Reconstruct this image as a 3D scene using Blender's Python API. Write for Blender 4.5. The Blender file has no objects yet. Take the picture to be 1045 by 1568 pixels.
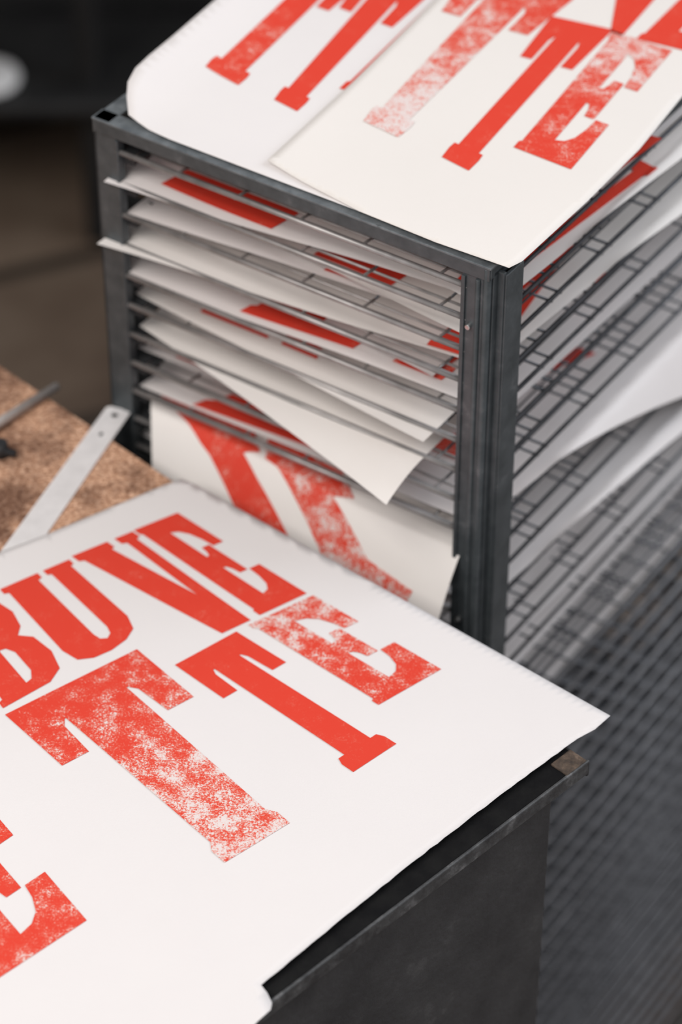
import bpy, bmesh, math, random
from mathutils import Vector
from mathutils.geometry import tessellate_polygon
random.seed(7)
S=bpy.context.scene
S.view_settings.view_transform='Standard'
COL=bpy.context.collection

# ------------------------------------------------------------------ materials
def new_mat(name):
    m=bpy.data.materials.new(name); m.use_nodes=True
    nt=m.node_tree; b=nt.nodes['Principled BSDF']
    return m,nt,b
def noise(nt,scale,detail=6,rough=.6,coord='Object'):
    tc=nt.nodes.new('ShaderNodeTexCoord'); n=nt.nodes.new('ShaderNodeTexNoise')
    n.inputs['Scale'].default_value=scale; n.inputs['Detail'].default_value=detail; n.inputs['Roughness'].default_value=rough
    nt.links.new(tc.outputs[coord],n.inputs['Vector']); return n
def ramp(nt,src,stops):
    r=nt.nodes.new('ShaderNodeValToRGB'); cr=r.color_ramp
    while len(cr.elements)<len(stops): cr.elements.new(.5)
    for e,(p,c) in zip(cr.elements,stops):
        e.position=p; e.color=(c[0],c[1],c[2],1)
    nt.links.new(src,r.inputs[0]); return r
def simple(name,stops,scale=30,rough=.6,metal=0,bump=0,bscale=None,spec=.5):
    m,nt,b=new_mat(name)
    n=noise(nt,scale); r=ramp(nt,n.outputs['Fac'],stops)
    nt.links.new(r.outputs[0],b.inputs['Base Color'])
    b.inputs['Roughness'].default_value=rough; b.inputs['Metallic'].default_value=metal
    b.inputs['Specular IOR Level'].default_value=spec
    if bump:
        n2=noise(nt,bscale or scale*4); bp=nt.nodes.new('ShaderNodeBump')
        bp.inputs['Strength'].default_value=bump; bp.inputs['Distance'].default_value=.002
        nt.links.new(n2.outputs['Fac'],bp.inputs['Height']); nt.links.new(bp.outputs[0],b.inputs['Normal'])
    return m
def g(v): return (v,v,v)
M_paper=simple('paper_white',[(.3,(.785,.755,.75)),(.7,(.81,.782,.775))],6,.85,bump=.12,bscale=700,spec=.1)
M_cream=simple('paper_warm_white',[(.3,(.80,.765,.73)),(.7,(.825,.79,.755))],6,.85,bump=.12,bscale=700,spec=.1)
M_rackpaper=simple('paper_rack',[(.3,(.82,.775,.765)),(.7,(.88,.845,.835))],4,.6,spec=.3)
M_rackcream=simple('paper_rack_warm',[(.3,(.84,.80,.77)),(.7,(.90,.87,.84))],4,.6,spec=.3)
def ink(name,wear0,wear1,gain=7,red=(.745,.058,.033)):
    m,nt,b=new_mat(name)
    # fine grain + soft blotches where the ink did not take, varying along the letter
    n1=noise(nt,620,5,.8); n2=noise(nt,60,6,.7)
    uv=nt.nodes.new('ShaderNodeUVMap'); sx=nt.nodes.new('ShaderNodeSeparateXYZ'); nt.links.new(uv.outputs[0],sx.inputs[0])
    mr=nt.nodes.new('ShaderNodeMapRange')
    mr.inputs['To Min'].default_value=wear1; mr.inputs['To Max'].default_value=wear0   # uv.y=0 foot
    nt.links.new(sx.outputs['Y'],mr.inputs['Value'])
    mix=nt.nodes.new('ShaderNodeMath'); mix.operation='MULTIPLY_ADD'; mix.inputs[1].default_value=.55
    sc=nt.nodes.new('ShaderNodeMath'); sc.operation='MULTIPLY'; sc.inputs[1].default_value=.45
    nt.links.new(n2.outputs['Fac'],sc.inputs[0])
    nt.links.new(n1.outputs['Fac'],mix.inputs[0]); nt.links.new(sc.outputs[0],mix.inputs[2])
    sub=nt.nodes.new('ShaderNodeMath'); sub.operation='SUBTRACT'
    nt.links.new(mr.outputs[0],sub.inputs[0]); nt.links.new(mix.outputs[0],sub.inputs[1])
    mul=nt.nodes.new('ShaderNodeMath'); mul.operation='MULTIPLY_ADD'; mul.inputs[1].default_value=gain; mul.inputs[2].default_value=.5; mul.use_clamp=True
    nt.links.new(sub.outputs[0],mul.inputs[0])
    cr=ramp(nt,mul.outputs[0],[(0,red),(.45,(.75,.115,.075)),(.75,(.77,.34,.28)),(1,(.79,.70,.68))])
    nt.links.new(cr.outputs[0],b.inputs['Base Color'])
    b.inputs['Roughness'].default_value=.6; b.inputs['Specular IOR Level'].default_value=.2
    return m
I_solid=ink('ink_red_solid',.375,.385)
I_worn=ink('ink_red_worn',.525,.445,9)   # light at the top of the letter
I_faint=ink('ink_red_faint',.445,.55,9)  # light at the foot
I_mid=ink('ink_red_mid',.42,.46,8)
I_pale=ink('ink_red_pale',.47,.58)
M_frame=simple('painted_steel',[(.35,(.055,.066,.072)),(.62,(.085,.098,.106)),(.8,(.18,.19,.20))],55,.45,.3,bump=.2,bscale=200)
M_edge=simple('worn_steel_edge',[(.35,(.12,.138,.15)),(.65,(.22,.245,.26)),(.75,(.05,.055,.06))],60,.45,.4,bump=.3,bscale=250)
M_wire=simple('zinc_wire',[(.3,(.24,.23,.225)),(.7,(.42,.40,.395))],40,.4,.5)
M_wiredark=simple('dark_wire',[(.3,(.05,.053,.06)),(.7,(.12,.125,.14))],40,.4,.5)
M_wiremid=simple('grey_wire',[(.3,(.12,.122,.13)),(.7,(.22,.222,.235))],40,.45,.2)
M_clip=simple('black_clip',[(.3,(.012,.013,.015)),(.7,(.03,.032,.035))],40,.6)
M_rivet=simple('rivet_steel',[(.3,(.4,.4,.4)),(.7,(.6,.6,.6))],80,.3,.9)
M_cab=simple('scuffed_black_paint',[(.3,(.032,.032,.034)),(.62,(.052,.052,.054)),(.78,(.10,.10,.10))],22,.6,0,bump=.5,bscale=160,spec=.3)
M_cabrim=simple('cabinet_rim',[(.35,(.035,.036,.039)),(.58,(.08,.083,.086)),(.75,(.20,.20,.205))],70,.5,.2,bump=.5,bscale=220)
M_cabtop=simple('cabinet_top',[(.3,(.008,.008,.009)),(.7,(.016,.016,.016))],40,.95,bump=.5,bscale=250,spec=.05)
M_wood=simple('chipped_wood',[(.3,(.03,.022,.018)),(.55,(.10,.07,.05)),(.75,(.22,.16,.12))],120,.8,bump=.8,bscale=400)
M_board,nt,b=new_mat('particle_board')
n1=noise(nt,260,6,.75); n2=noise(nt,14,5,.65)
r1=ramp(nt,n1.outputs['Fac'],[(.38,(.20,.09,.05)),(.5,(.60,.33,.20)),(.62,(.95,.65,.47))])
r2=ramp(nt,n2.outputs['Fac'],[(.40,(.24,.19,.17)),(.55,(1,1,1))])
mx=nt.nodes.new('ShaderNodeMix'); mx.data_type='RGBA'; mx.blend_type='MULTIPLY'; mx.inputs[0].default_value=.85
nt.links.new(r1.outputs[0],mx.inputs[6]); nt.links.new(r2.outputs[0],mx.inputs[7]); nt.links.new(mx.outputs[2],b.inputs['Base Color'])
b.inputs['Roughness'].default_value=.85
M_steel=simple('brushed_aluminium',[(.3,(.78,.76,.76)),(.7,(.90,.88,.88))],60,.4,.15)
M_hole=simple('hole_dark',[(.3,g(.01)),(.7,g(.03))],10,.9)
M_tool=simple('tool_steel',[(.3,(.42,.38,.36)),(.7,(.60,.56,.54))],60,.35,.3)
M_floor,nt,b=new_mat('concrete_tiles')
n1=noise(nt,2.2,8,.65); r1=ramp(nt,n1.outputs['Fac'],[(.35,(.10,.064,.044)),(.5,(.18,.127,.09)),(.68,(.25,.19,.14))])
tc=nt.nodes.new('ShaderNodeTexCoord'); mp=nt.nodes.new('ShaderNodeMapping'); mp.inputs['Rotation'].default_value=(0,0,math.radians(-23)); mp.inputs['Location'].default_value=(.25,-.375,0)
br=nt.nodes.new('ShaderNodeTexBrick'); br.offset=0; br.inputs['Scale'].default_value=1
br.inputs['Brick Width'].default_value=.9; br.inputs['Row Height'].default_value=.40; br.inputs['Mortar Size'].default_value=.018
br.inputs['Color1'].default_value=(1,1,1,1); br.inputs['Color2'].default_value=(.7,.7,.7,1); br.inputs['Mortar'].default_value=(.2,.2,.2,1)
nt.links.new(tc.outputs['Object'],mp.inputs[0]); nt.links.new(mp.outputs[0],br.inputs['Vector'])
mx=nt.nodes.new('ShaderNodeMix'); mx.data_type='RGBA'; mx.blend_type='MULTIPLY'; mx.inputs[0].default_value=1
nt.links.new(r1.outputs[0],mx.inputs[6]); nt.links.new(br.outputs['Color'],mx.inputs[7]); nt.links.new(mx.outputs[2],b.inputs['Base Color'])
b.inputs['Roughness'].default_value=.6
M_wall=simple('dark_wall',[(.3,(.02,.02,.02)),(.7,(.035,.033,.032))],3,.9)
M_machine=simple('machine_black',[(.3,(.008,.008,.009)),(.7,(.02,.02,.02))],10,.5)
M_white=simple('enamel_white',[(.3,g(.7)),(.7,g(.8))],10,.4)

# ------------------------------------------------------------------ mesh helpers
class Builder:
    def __init__(s,mats): s.bm=bmesh.new(); s.mats=mats
    def box(s,F,a,b,z,mat=0):
        vs=[s.bm.verts.new(F(x,y,h)) for h in z for y in b for x in a]
        for f in ((0,1,3,2),(4,6,7,5),(0,4,5,1),(2,3,7,6),(0,2,6,4),(1,5,7,3)):
            fc=s.bm.faces.new([vs[i] for i in f]); fc.material_index=mat
    def rod(s,p,q,r,mat=0,n=8,r2=None):
        p=Vector(p);q=Vector(q); d=(q-p).normalized()
        up=Vector((0,0,1)) if abs(d.z)<.9 else Vector((1,0,0))
        x=d.cross(up).normalized(); y=d.cross(x)
        r2=r if r2 is None else r2
        A=[];B=[]
        for i in range(n):
            t=2*math.pi*i/n; o=x*math.cos(t)+y*math.sin(t)
            A.append(s.bm.verts.new(p+o*r)); B.append(s.bm.verts.new(q+o*r2))
        for i in range(n):
            f=s.bm.faces.new([A[i],A[(i+1)%n],B[(i+1)%n],B[i]]); f.material_index=mat; f.smooth=True
        for c in (A[::-1],B):
            f=s.bm.faces.new(c); f.material_index=mat
    def done(s,name,parent=None,bevel=0):
        bmesh.ops.recalc_face_normals(s.bm,faces=s.bm.faces)
        me=bpy.data.meshes.new(name); s.bm.to_mesh(me); s.bm.free()
        for m in s.mats: me.materials.append(m)
        o=bpy.data.objects.new(name,me); COL.objects.link(o)
        if parent: o.parent=parent
        if bevel:
            md=o.modifiers.new('bevel','BEVEL'); md.width=bevel; md.segments=2; md.limit_method='ANGLE'
        return o
def empty(name):
    o=bpy.data.objects.new(name,None); COL.objects.link(o); o.empty_display_size=.1; return o

def refine(bm,L,it=8):
    for _ in range(it):
        es=[e for e in bm.edges if e.calc_length()>L]
        if not es: break
        bmesh.ops.subdivide_edges(bm,edges=es,cuts=1)
        bmesh.ops.triangulate(bm,faces=[f for f in bm.faces if len(f.verts)>3])
def add_poly(loops,mapfn,L,dz=0,uvloops=None,mat=0,dst=None):
    """flat polygon (with holes) refined and laid onto the surface mapfn(x,y)->xyz"""
    bm=bmesh.new(); uvl=bm.loops.layers.uv.new('UVMap')
    pts=[p for lp in loops for p in lp]
    uvs=[p for lp in (uvloops or loops) for p in lp]
    tris=tessellate_polygon([[Vector((x,y,0)) for x,y in lp] for lp in loops])
    vs=[bm.verts.new((x,y,0)) for x,y in pts]
    for t in tris:
        try: f=bm.faces.new([vs[i] for i in t])
        except ValueError: continue
        for l,i in zip(f.loops,t): l[uvl].uv=uvs[i]
    bm.normal_update()
    for f in bm.faces:
        if f.normal.z<0: f.normal_flip()
    refine(bm,L)
    idx={}
    for v in bm.verts:
        P=Vector(mapfn(v.co.x,v.co.y)); P.z+=dz
        idx[v]=dst.bm.verts.new(P)
    dl=dst.bm.loops.layers.uv.verify()
    for f in bm.faces:
        try: nf=dst.bm.faces.new([idx[v] for v in f.verts])
        except ValueError: continue
        nf.material_index=mat; nf.smooth=True
        for a,b_ in zip(nf.loops,f.loops): a[dl].uv=b_[uvl].uv
    bm.free()
class SheetBuilder(Builder):
    def done(s,name,parent=None,thick=0):
        s.bm.normal_update()
        me=bpy.data.meshes.new(name); s.bm.to_mesh(me); s.bm.free()
        for m in s.mats: me.materials.append(m)
        o=bpy.data.objects.new(name,me); COL.objects.link(o)
        if parent: o.parent=parent
        if thick:
            md=o.modifiers.new('thickness','SOLIDIFY'); md.thickness=thick; md.offset=-1
        return o

# ------------------------------------------------------------------ wood-type letter shapes (unit box, y=1 top)
def LT(foot=.17,sb=.30,st=.30,serif=.70,bar=.87,sw=.22):
    return [[(0,1),(1,1),(1,serif),(1-sw,serif),(1-sw-.02,bar-.03),(1-sw-.06,bar),(1-st,bar),(1-sb,.10),(1-foot-.04,.10),(1-foot,.065),(1-foot,0),
             (foot,0),(foot,.065),(foot+.04,.10),(sb,.10),(st,bar),(sw+.06,bar),(sw+.02,bar-.03),(sw,serif),(0,serif)]]
LE=[[(0,1),(1,1),(1,.64),(.78,.64),(.76,.72),(.70,.80),(.60,.85),(.46,.87),(.46,.575),(.52,.58),(.56,.615),(.58,.66),(.74,.66),(.74,.36),(.58,.36),(.56,.41),(.52,.445),(.46,.45),
     (.46,.14),(.60,.155),(.70,.20),(.76,.28),(.78,.36),(1,.36),(1,0),(0,0),(0,.05),(.04,.06),(.04,.94),(0,.95)]]
LU=[[(0,1),(.54,1),(.54,.94),(.48,.93),(.48,.2),(.50,.13),(.57,.10),(.64,.13),(.67,.2),(.67,.93),(.62,.94),(.62,1),(1,1),(1,.94),(.95,.93),(.95,.2),(.88,.06),(.72,.0),(.5,-.02),(.28,0),(.12,.06),(.06,.2),(.06,.93),(0,.94)]]
LV=[[(0,1),(.58,1),(.58,.94),(.52,.93),(.70,.34),(.77,.93),(.70,.94),(.70,1),(1,1),(1,.94),(.93,.93),(.84,0),(.40,0),(.07,.93),(0,.94)]]
LB=[[(0,1),(.7,1),(.90,.94),(.98,.76),(.92,.6),(.8,.53),(.95,.45),(1,.25),(.92,.07),(.7,0),(0,0),(0,.06),(.06,.07),(.06,.93),(0,.94)],
    [(.45,.9),(.54,.89),(.60,.82),(.60,.65),(.54,.58),(.45,.57)],[(.45,.48),(.54,.47),(.61,.4),(.61,.18),(.54,.11),(.45,.1)]]
def bil(q,x,y):
    (ax,ay),(bx,by),(cx,cy),(dx,dy)=q   # TL TR BR BL
    tx,ty=ax+(bx-ax)*x,ay+(by-ay)*x; ux,uy=dx+(cx-dx)*x,dy+(cy-dy)*x
    return (ux+(tx-ux)*y,uy+(ty-uy)*y)
def letter(dst,shape,quad,mapfn,mat,L=.012,dz=.0005):
    loops=[[bil(quad,x,y) for x,y in lp] for lp in shape]
    add_poly(loops,mapfn,L,dz,uvloops=shape,mat=mat,dst=dst)
def Q(txt):
    return [tuple(int(c)/10000 for c in p.split(',')) for p in txt.split()]
INKS=[I_solid,I_worn,I_faint,I_mid,I_pale]

# ------------------------------------------------------------------ drying rack
FL=-.34     # floor level (bench and rack stand on it)
RO=Vector((.1095,1.722,1.037)); EX=Vector((-.828,.56,0)); EY=Vector((.56,.828,0)); EZ=Vector((0,0,1))
W=.368; D=.78
def R(s,d,z): return RO+EX*s+EY*d+EZ*z
rack=empty('drying_rack')
fb=Builder([M_frame,M_edge,M_clip,M_rivet])
H0=FL-1.037
fb.box(R,(.003,.024),(.0,.003),(H0,-.001))
fb.box(R,(.0205,.024),(-.002,.010),(H0,-.014))
fb.rod(R(.010,-.0005,H0),R(.010,-.0005,-.013),.0022,0)
fb.rod(R(.0035,.002,H0),R(.0035,.002,-.002),.0035,0)
fb.box(R,(-.001,.002),(.004,.036),(H0,-.006))
fb.box(R,(-.006,.0),(.010,.0135),(H0,-.008))
fb.box(R,(-.0075,-.0045),(.0115,.036),(H0,-.010))
fb.box(R,(-.006,.0),(.034,.0375),(H0,-.006))
for z in (-.058,-.352,-.62):
    fb.rod(R(.0165,.001,z),R(.0165,-.0035,z),.0024,3,10)
fb.box(R,(W-.022,W),(.0,.003),(H0,-.001))
fb.box(R,(W-.003,W),(.0,.030),(H0,-.001))
fb.box(R,(W-.024,W-.021),(-.001,.008),(H0,-.014))
for s0 in (0,W-.022):
    fb.box(R,(s0,s0+.022),(D-.003,D),(H0,-.001))
fb.box(R,(0,.003),(D-.03,D),(H0,-.001)); fb.box(R,(W-.003,W),(D-.03,D),(H0,-.001))
fb.box(R,(.0,W),(-.001,.002),(-.012,-.001)); fb.box(R,(-.001,W+.001),(-.001,.014),(-.0015,.0005),1)
fb.box(R,(-.001,.002),(.0,D),(-.010,-.001)); fb.box(R,(0,.010),(.03,D),(-.0015,.0005),0)
fb.box(R,(W-.002,W+.001),(.0,D),(-.014,-.001)); fb.box(R,(W-.016,W),(.0,D),(-.0015,.0005),1)
fb.box(R,(0,W),(D-.003,D),(-.014,-.001))
fb.box(R,(-.005,.002),(.028,.036),(-.010,.002))
fb.box(R,(0,W),(0,.003),(H0+.03,H0+.05)); fb.box(R,(0,.003),(0,D),(H0+.03,H0+.05)); fb.box(R,(W-.003,W),(0,D),(H0+.03,H0+.05))
SP=.0295; Z0=-.030; NL=44
levels=[Z0-SP*k for k in range(NL)]
for k,z in enumerate(levels):
    fb.box(R,(W-.034,W-.003),(.006,.030),(z-.007,z+.004),2)
    fb.box(R,(W-.040,W-.030),(.010,.026),(z-.004,z+.001),2)
fb.done('frame',rack,.0006)

tb=Builder([M_wire,M_wiredark,M_wiremid])
N_OPEN=17
for k,z in enumerate(levels):
    a,b_=.004,W-.006
    if k<N_OPEN:
        tb.rod(R(.020,.002,z+.005),R(W-.02,.002,z+.005),.0022,0)
        tb.rod(R(a,.010,z),R(b_,.010,z),.0014,0,6)
        tb.rod(R(a,.021,z-.001),R(b_,.021,z-.001),.0012,0,6)
        tb.rod(R(a,.036,z),R(a,D-.01,z),.0019,1)
        tb.rod(R(b_,.006,z),R(b_,D-.01,z),.0019,1)
        d=.085+.008*(k%3)
        while d<D-.02:
            tb.rod(R(a-.001,d,z-.002),R(b_,d,z-.002),.0012,1,6)
            tb.rod(R(a-.001,d+.014,z-.002),R(b_,d+.014,z-.002),.0012,1,6)
            d+=.078
        for s in (.020,.048,.117,.175,.233,.291,.335):
            tb.rod(R(s,.002,z+.003),R(s,.024,z),.0013,0,6)
            tb.rod(R(s,.022,z),R(s,D-.01,z),.0012,1,6)
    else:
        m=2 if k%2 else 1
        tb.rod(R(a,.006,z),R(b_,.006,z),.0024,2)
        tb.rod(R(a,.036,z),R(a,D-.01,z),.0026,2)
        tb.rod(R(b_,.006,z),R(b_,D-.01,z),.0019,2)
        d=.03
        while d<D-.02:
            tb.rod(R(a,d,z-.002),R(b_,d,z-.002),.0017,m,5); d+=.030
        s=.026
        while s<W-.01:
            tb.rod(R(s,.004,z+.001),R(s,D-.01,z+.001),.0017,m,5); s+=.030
tb.done('wire_trays',rack)

# prints resting on the trays ------------------------------------------------
pb=SheetBuilder([M_rackpaper,M_rackcream,I_solid,I_mid,I_worn])
def rack_sheet(k,sL,sR,d0,d1,skew=0,turn=0,mat=0,sag=.002,dropR=0,front=0,marks=(),up=0):
    z=levels[k]+.0034+up
    def f(a,b):
        s=sL+(sR-sL)*a+turn*b; d=d0+(d1-d0)*b+skew*a
        zz=z+sag*math.sin(a*8+k*2.1)*.6*min(1,.35+b*5)+sag*.6
        if d<0: zz-=front*(d*d)/.003
        if s<.002:
            t=(.002-s); zz-=dropR*(t/.03)**1.5 ; s=.002-t*.75
            if dropR: zz+=min(.0025,t)
        return R(s,d,zz)
    add_poly([[(0,0),(1,0),(1,1),(0,1)]],f,.03,0,mat=mat,dst=pb)
    for shape,quad,mt in marks:
        loops=[[bil(quad,x,y) for x,y in lp] for lp in shape]
        add_poly(loops,f,.02,.0008,uvloops=shape,mat=mt,dst=pb)
def q4(a0,a1,b0,b1,sh=0,sk=0): return [(a0+sh,b1),(a1+sh,b1+sk),(a1,b0+sk),(a0,b0)]
TF=LT(foot=.05,sb=.22)
FLIP=lambda q:[q[3],q[2],q[1],q[0]]
rack_sheet(0,.350,.030,.020,.62,mat=0,marks=[(TF,q4(.10,.30,.03,.5,.1),3)])
rack_sheet(0,.290,.010,.034,.50,skew=.03,turn=-.02,up=.003,mat=0,sag=.003,marks=[(LE,q4(.75,.98,.05,.4,.05),2)])
rack_sheet(1,.356,.020,-.006,.62,skew=.034,mat=0,sag=.005,turn=.02,front=.03,marks=[(TF,FLIP(q4(.12,.44,.03,.5,.2,-.02)),2),(LE,q4(.80,1,.20,.50),2)])
rack_sheet(1,.230,.008,.046,.52,skew=-.03,turn=-.03,up=.004,mat=1,sag=.003,dropR=.03,marks=[(LV,q4(.70,.98,.02,.5,.0),2)])
rack_sheet(2,.345,.035,.006,.60,skew=.026,mat=0,marks=[(TF,q4(.56,.80,.012,.35,.15),2)])
rack_sheet(2,.250,.020,.034,.60,skew=-.022,up=.005,turn=.05,mat=1,sag=.003,marks=[(TF,FLIP(q4(.30,.62,.012,.35,.2,.01)),2)])
rack_sheet(3,.364,.012,-.010,.60,skew=.036,turn=-.045,mat=1,sag=.004,dropR=.045,front=.01,marks=[(LV,FLIP(q4(.84,1.0,.005,.3,-.1)),2)])
rack_sheet(4,.356,.030,.000,.60,skew=.014,mat=0,sag=.004,marks=[(LE,q4(.36,.68,.012,.4,.15,.004),2),(TF,q4(.78,.93,.02,.35,.1),3)])
rack_sheet(4,.170,.060,.030,.50,skew=-.01,turn=.03,up=.006,mat=0,sag=.003)
rack_sheet(5,.350,.046,.018,.60,skew=-.032,mat=1,marks=[(LV,FLIP(q4(.20,.58,.026,.4,-.2,.02)),2)])
rack_sheet(5,.330,.016,.030,.55,skew=.01,turn=-.02,up=-.0015,mat=0,dropR=.015)
rack_sheet(6,.345,.054,.015,.60,skew=-.068,mat=1,front=.012)
rack_sheet(7,.350,.050,.018,.55,skew=.014,mat=0,sag=.005,turn=.02,marks=[(TF,q4(.1,.34,.012,.35,.1),2),(LE,q4(.86,1,.02,.35,0),3)])
rack_sheet(8,.345,.012,.010,.62,skew=.006,turn=-.075,mat=0,dropR=.06,marks=[(LE,FLIP(q4(.16,.55,.004,.4,.25,.01)),2)])
rack_sheet(9,.340,.040,.016,.55,mat=0,marks=[(TF,q4(.86,.98,.02,.3,.05),2)])
rack_sheet(10,.350,.03,.015,.6,mat=0,turn=.03)
rack_sheet(11,.340,.008,.02,.6,mat=0,turn=-.05,dropR=.02)
rack_sheet(12,.345,.05,.02,.5,mat=0,marks=[(LV,q4(.6,.98,.2,.7),3)])
rack_sheet(13,.345,.02,.02,.6,mat=0,turn=.02,marks=[(LE,q4(.7,.95,.3,.7),2)])
rack_sheet(14,.345,.015,.05,.6,mat=0,turn=-.02,dropR=.03)
rack_sheet(15,.345,.01,.10,.6,mat=0,skew=-.05)
rack_sheet(16,.345,.03,.04,.6,mat=0)
rack_sheet(18,.345,.02,.06,.6,mat=0)
# sheet that has slid forward and hangs out below, behind the worktop
def hang(a,b):
    sl=.362+(.300-.362)*max(0,b); sr=.018
    s=sl+(sr-sl)*a; d=.050-.085*b; z=-.268-.012*b-.010*a-.056*max(0,(b-.55)/.45)**1.25+.004*math.sin(a*7)*max(0,b)
    return R(s,d,z)
add_poly([[(0,-.3),(1,-.3),(1,1.0),(.5,1.03),(0,1.0)]],hang,.03,0,mat=1,dst=pb)
add_poly([[(.00,.30),(.33,.30),(.36,.50),(.31,.58),(.36,.68),(.56,1.0),(.36,1.01),(.20,.68),(.17,.64),(.14,.58)]],hang,.03,.0012,mat=3,dst=pb)
add_poly([[(.37,.25),(.60,.28),(.66,.50),(.60,.57),(.74,.80),(.90,.86),(.89,.92),(.98,1.0),(.74,1.02),(.70,.95),(.62,.92),(.42,.56),(.38,.54)]],hang,.03,.0012,mat=4,dst=pb)
pb.done('racked_prints')

# ------------------------------------------------------------------ posters on top of rack
def zL(x,y):
    n=(x+.1717)*.86-(y-1.9515)*.50
    t=max(0,.05-n)/.05
    return Vector((x,y,1.0395+.008*t*t))
sb=SheetBuilder([M_paper])
add_poly([[(-.1690,1.9440),(-.1665,1.9230),(-.1500,1.9060),(-.1329,1.8925),(-.0600,1.8430),(.0134,1.7935),(.10,1.760),(.60,2.50),(.26,2.75),(-.020,2.235),(-.0937,2.1045),(-.1370,2.028),(-.1540,1.9990),(-.1640,1.9800),(-.1690,1.9620)]],zL,.012,0,dst=sb)
p1=sb.done('letterpress_poster',thick=.0004)
ib=SheetBuilder(INKS)
TU=LT(foot=0,sb=.17,st=.30)
letter(ib,TU,Q('-347,21702 206,21370 -819,19710 -1089,19978'),zL,3)
letter(ib,TU,Q('207,21535 749,21153 -346,19322 -529,19495'),zL,0)
letter(ib,LE,Q('1120,21710 1600,21400 500,19400 -13,19661'),zL,0)
ib.done('ink_lettering',p1)
def zR(x,y):
    n=(x+.0563)*.879-(y-1.8575)*.477
    t=max(0,.05-n)/.05
    return Vector((x,y,1.0413+.0015*t*t))
sb=SheetBuilder([M_cream])
add_poly([[(-.0563,1.8575),(-.030,1.8310),(.0134,1.7909),(.070,1.7500),(.1225,1.7174),(.1324,1.7256),(.1853,1.804),(.2303,1.8758),(.2699,1.9515),(.56,2.44),(.30,2.60),(.0800,2.1045),(.0085,1.9700)]],zR,.010,0,dst=sb)
p2=sb.done('letterpress_poster',thick=.0004)
ib=SheetBuilder(INKS)
letter(ib,TU,Q('1736,20758 2231,20539 974,18449 774,18639'),zR,0)
letter(ib,LT(foot=0,sb=.17,st=.30,serif=.72),Q('1088,21480 1942,21045 443,18916 176,19151'),zR,4)
letter(ib,LE,Q('2229,20518 2683,20210 1756,18467 1332,18777'),zR,1)
letter(ib,LE,Q('3405,22042 3813,21702 2889,20159 2407,20394'),zR,0)
letter(ib,LV,Q('2500,22700 3300,22200 2330,20420 2120,20560'),zR,0)
ib.done('ink_lettering',p2)

# ------------------------------------------------------------------ worktop cabinet
TC=Vector((.1841,1.5061,0)); TU_=Vector((-.7071,.7071,0)); TW=Vector((-.7071,-.7071,0))
def T(u,w,z): return TC+TU_*u+TW*w+EZ*z
cab=empty('work_cabinet')
ZT=.7465
cb=Builder([M_cab,M_cabrim,M_cabtop,M_wood])
cb.box(T,(.006,1.1),(.034,.95),(FL,ZT-.010),0)
cb.box(T,(.003,1.1),(.004,.95),(ZT-.014,ZT-.002),2)
cb.done('body',cab,.002)
cb=Builder([M_cabrim])
cb.box(T,(0,.0028),(0,.95),(ZT-.013,ZT+.0005)); 
cb.box(T,(0,1.1),(0,.0028),(ZT-.015,ZT-.001))
cb.done('rim',cab,.001)
cb=Builder([M_cabtop,M_wood])
cb.box(T,(.003,1.1),(.004,.95),(ZT-.002,ZT),0)
cb.box(T,(.0015,.018),(.002,.024),(ZT-.012,ZT+.0012),1)
cb.done('top_panel',cab,.0008)
cb=Builder([M_board])
cb.box(T,(.035,1.1),(.001,.93),(ZT,.750),0)
cb.done('particle_board_sheet',cab,.0006)

# lower poster on worktop
def zP(x,y):
    v=Vector((x,y,0))-TC; u=v.dot(TU_); w=v.dot(TW)
    z=.7527+.0010*math.sin(u*16)*math.sin(w*13+.6)
    return Vector((x,y,z))
edge=[(.2015,1.5475),(.1890,1.5330),(.1756,1.5232)]
a=Vector((.1756,1.5232)); b_=Vector((-.0543,1.2859)); n=46
for i in range(1,n):
    t=i/n; p=a.lerp(b_,t); off=random.uniform(-.0004,.0004)-.0030*math.sin(t*math.pi)
    edge.append((p.x+off*.7,p.y-off*.7))
edge+=[(-.0543,1.2859),(-.0500,1.2790),(-.0465,1.2700),(-.0473,1.2640),(-.0558,1.2541),(-.0900,1.2050),(-.30,.99),(-.62,1.30),(-.45,1.625),(-.3400,1.6960),(-.2722,1.7341),(-.2360,1.7560),(-.1900,1.7870),(-.1450,1.8180),(-.1313,1.8261),(-.1180,1.8180),(.03,1.6940)]
sb=SheetBuilder([M_paper])
add_poly([edge],zP,.012,0,dst=sb)
p3=sb.done('letterpress_poster',thick=.0004)
ib=SheetBuilder(INKS)
letter(ib,LT(),Q('-1268,16032 -810,16415 492,15239 7,14798'),zP,0)
letter(ib,LT(foot=.25,sb=.29,st=.27,serif=.68,bar=.86,sw=.20),Q('-2514,15475 -1567,16207 -139,14560 -1054,13796'),zP,2)
letter(ib,LE,Q('-721,16490 -218,16832 763,15973 282,15580'),zP,1)
letter(ib,LE,Q('-1669,17606 -1326,17827 -269,16856 -633,16603'),zP,0)
letter(ib,LV,Q('-2145,17286 -1679,17590 -623,16603 -1117,16252'),zP,0)
letter(ib,LU,Q('-2682,16894 -2163,17246 -1504,16453 -2041,15973'),zP,0)
letter(ib,LB,Q('-3155,16528 -2704,16856 -2060,15959 -2535,15545'),zP,0)
letter(ib,LE,Q('-3261,14078 -2671,14692 -1765,13442 -2361,12882'),zP,3)
ib.done('ink_lettering',p3)

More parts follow.
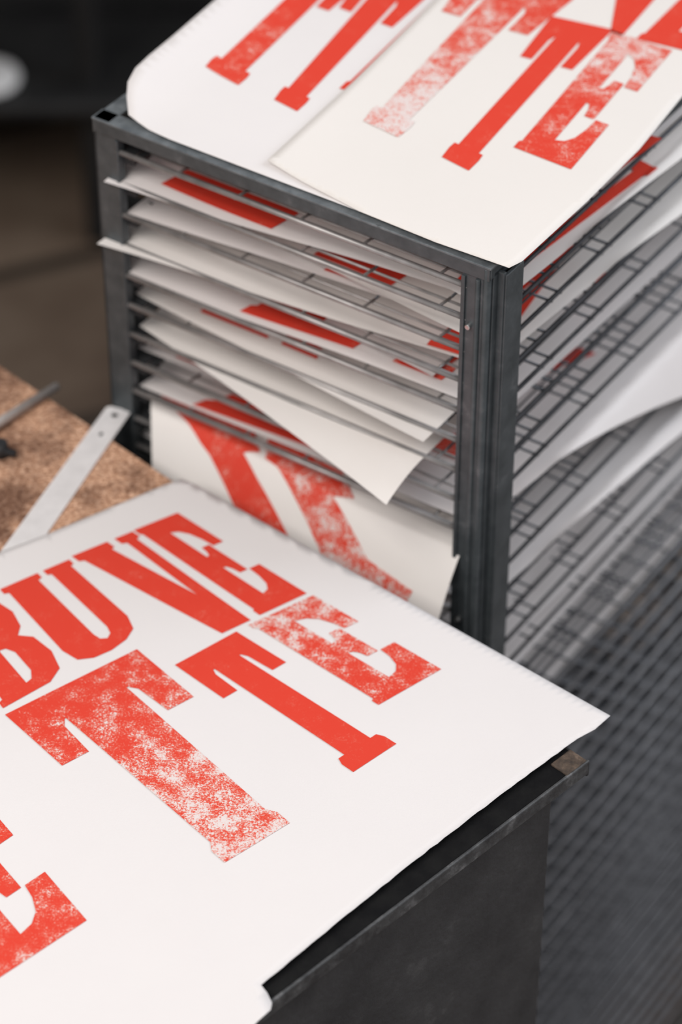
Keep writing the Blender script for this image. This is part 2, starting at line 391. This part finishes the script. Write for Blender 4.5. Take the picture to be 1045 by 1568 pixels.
# steel straightedge with hanging hole
rp,rq=Vector((-.1880,1.9230,0)),Vector((-.2720,1.7010,0)); dr=(rq-rp).normalized(); nr=Vector((-dr.y,dr.x,0))
def F(a,b,z): return rp+dr*a+nr*b+EZ*z
rb=Builder([M_steel,M_hole])
outl=[(0,-.008),(.003,-.011),(.235,-.013),(.235,.013),(.003,.011),(0,.008)]
hole=[(.010+.0032*math.cos(t*math.pi/8),.0032*math.sin(t*math.pi/8)) for t in range(16)]
tr=tessellate_polygon([[Vector((x,y,0)) for x,y in outl],[Vector((x,y,0)) for x,y in hole]])
al=outl+hole
top=[rb.bm.verts.new(F(x,y,.7514)) for x,y in al]; bot=[rb.bm.verts.new(F(x,y,.7502)) for x,y in al]
for t in tr:
    rb.bm.faces.new([top[i] for i in t]); rb.bm.faces.new([bot[i] for i in reversed(t)])
for rng in (range(0,6),range(6,22)):
    r=list(rng)
    for i in range(len(r)):
        p,q=r[i],r[(i+1)%len(r)]; rb.bm.faces.new([top[p],top[q],bot[q],bot[p]])
rb.box(F,(.036,.040),(-.0015,.0015),(.7512,.7516),1)
rb.done('steel_ruler')
# scriber-type tool
ob=Builder([M_tool,M_clip])
ob.rod((-.2427,1.9492,.7550),(-.330,1.8480,.7570),.0038,0,12,.0050)
ob.rod((-.330,1.8480,.7570),(-.40,1.767,.7575),.0060,1,12,.0070)
ob.rod((-.2830,1.8620,.7500),(-.2830,1.8620,.7630),.0075,1,14,.006)
ob.rod((-.2700,1.8570,.7550),(-.3150,1.8680,.7570),.0035,1,10)
ob.done('scriber_tool')

# ------------------------------------------------------------------ room
def I(x,y,z): return Vector((x,y,z))
b0=Builder([M_floor]); b0.box(I,(-4,4),(-1.5,6.5),(FL-.05,FL)); b0.done('floor')
b0=Builder([M_wall]); b0.box(I,(-4,4),(6.5,6.6),(FL,3.6)); b0.done('wall_back')
b0=Builder([M_wall]); b0.box(I,(-4.1,-4),(-1.5,6.6),(FL,3.6)); b0.done('wall_left')
mb=Builder([M_machine,M_white])
mb.box(I,(-1.1,.25),(3.98,4.6),(FL+.22,.55))
mb.box(I,(-1.0,.15),(3.70,3.97),(-.085,-.055))
for x in (-.95,-.40,.09): mb.box(I,(x,x+.035),(3.74,3.78),(FL,.50))
mb.box(I,(-1.05,.2),(3.74,4.6),(.50,.56))
mb.rod((-.535,3.76,-.055),(-.535,3.76,-.035),.048,1,24)
mb.done('press_stand',None,.01)

# ------------------------------------------------------------------ light
w=bpy.data.worlds.new('World'); S.world=w; w.use_nodes=True
w.node_tree.nodes['Background'].inputs[0].default_value=(.98,.96,.97,1); w.node_tree.nodes['Background'].inputs[1].default_value=.55
def area(name,loc,target,size,power,col):
    l=bpy.data.lights.new(name,'AREA'); l.shape='RECTANGLE'; l.size=size[0]; l.size_y=size[1]; l.energy=power; l.color=col
    o=bpy.data.objects.new(name,l); COL.objects.link(o); o.location=loc
    o.rotation_euler=(Vector(target)-Vector(loc)).to_track_quat('-Z','Y').to_euler(); return o
area('window_light',(2.6,2.4,2.4),(.1,1.8,.9),(1.8,1.6),43,(.87,.925,1))
area('ceiling_light',(-1.3,.4,3.1),(0,1.7,.8),(1.8,1.6),57,(1,.945,.895))

# ------------------------------------------------------------------ camera
cd=bpy.data.cameras.new('camera'); cam=bpy.data.objects.new('camera',cd); COL.objects.link(cam)
cam.location=(0,0,2.25); cam.rotation_euler=(math.radians(50),0,0)
cd.sensor_fit='VERTICAL'; cd.sensor_height=36; cd.sensor_width=24; cd.lens=101.0
cd.dof.use_dof=True; cd.dof.focus_distance=2.08; cd.dof.aperture_fstop=3.2
cd.clip_end=50
S.camera=cam
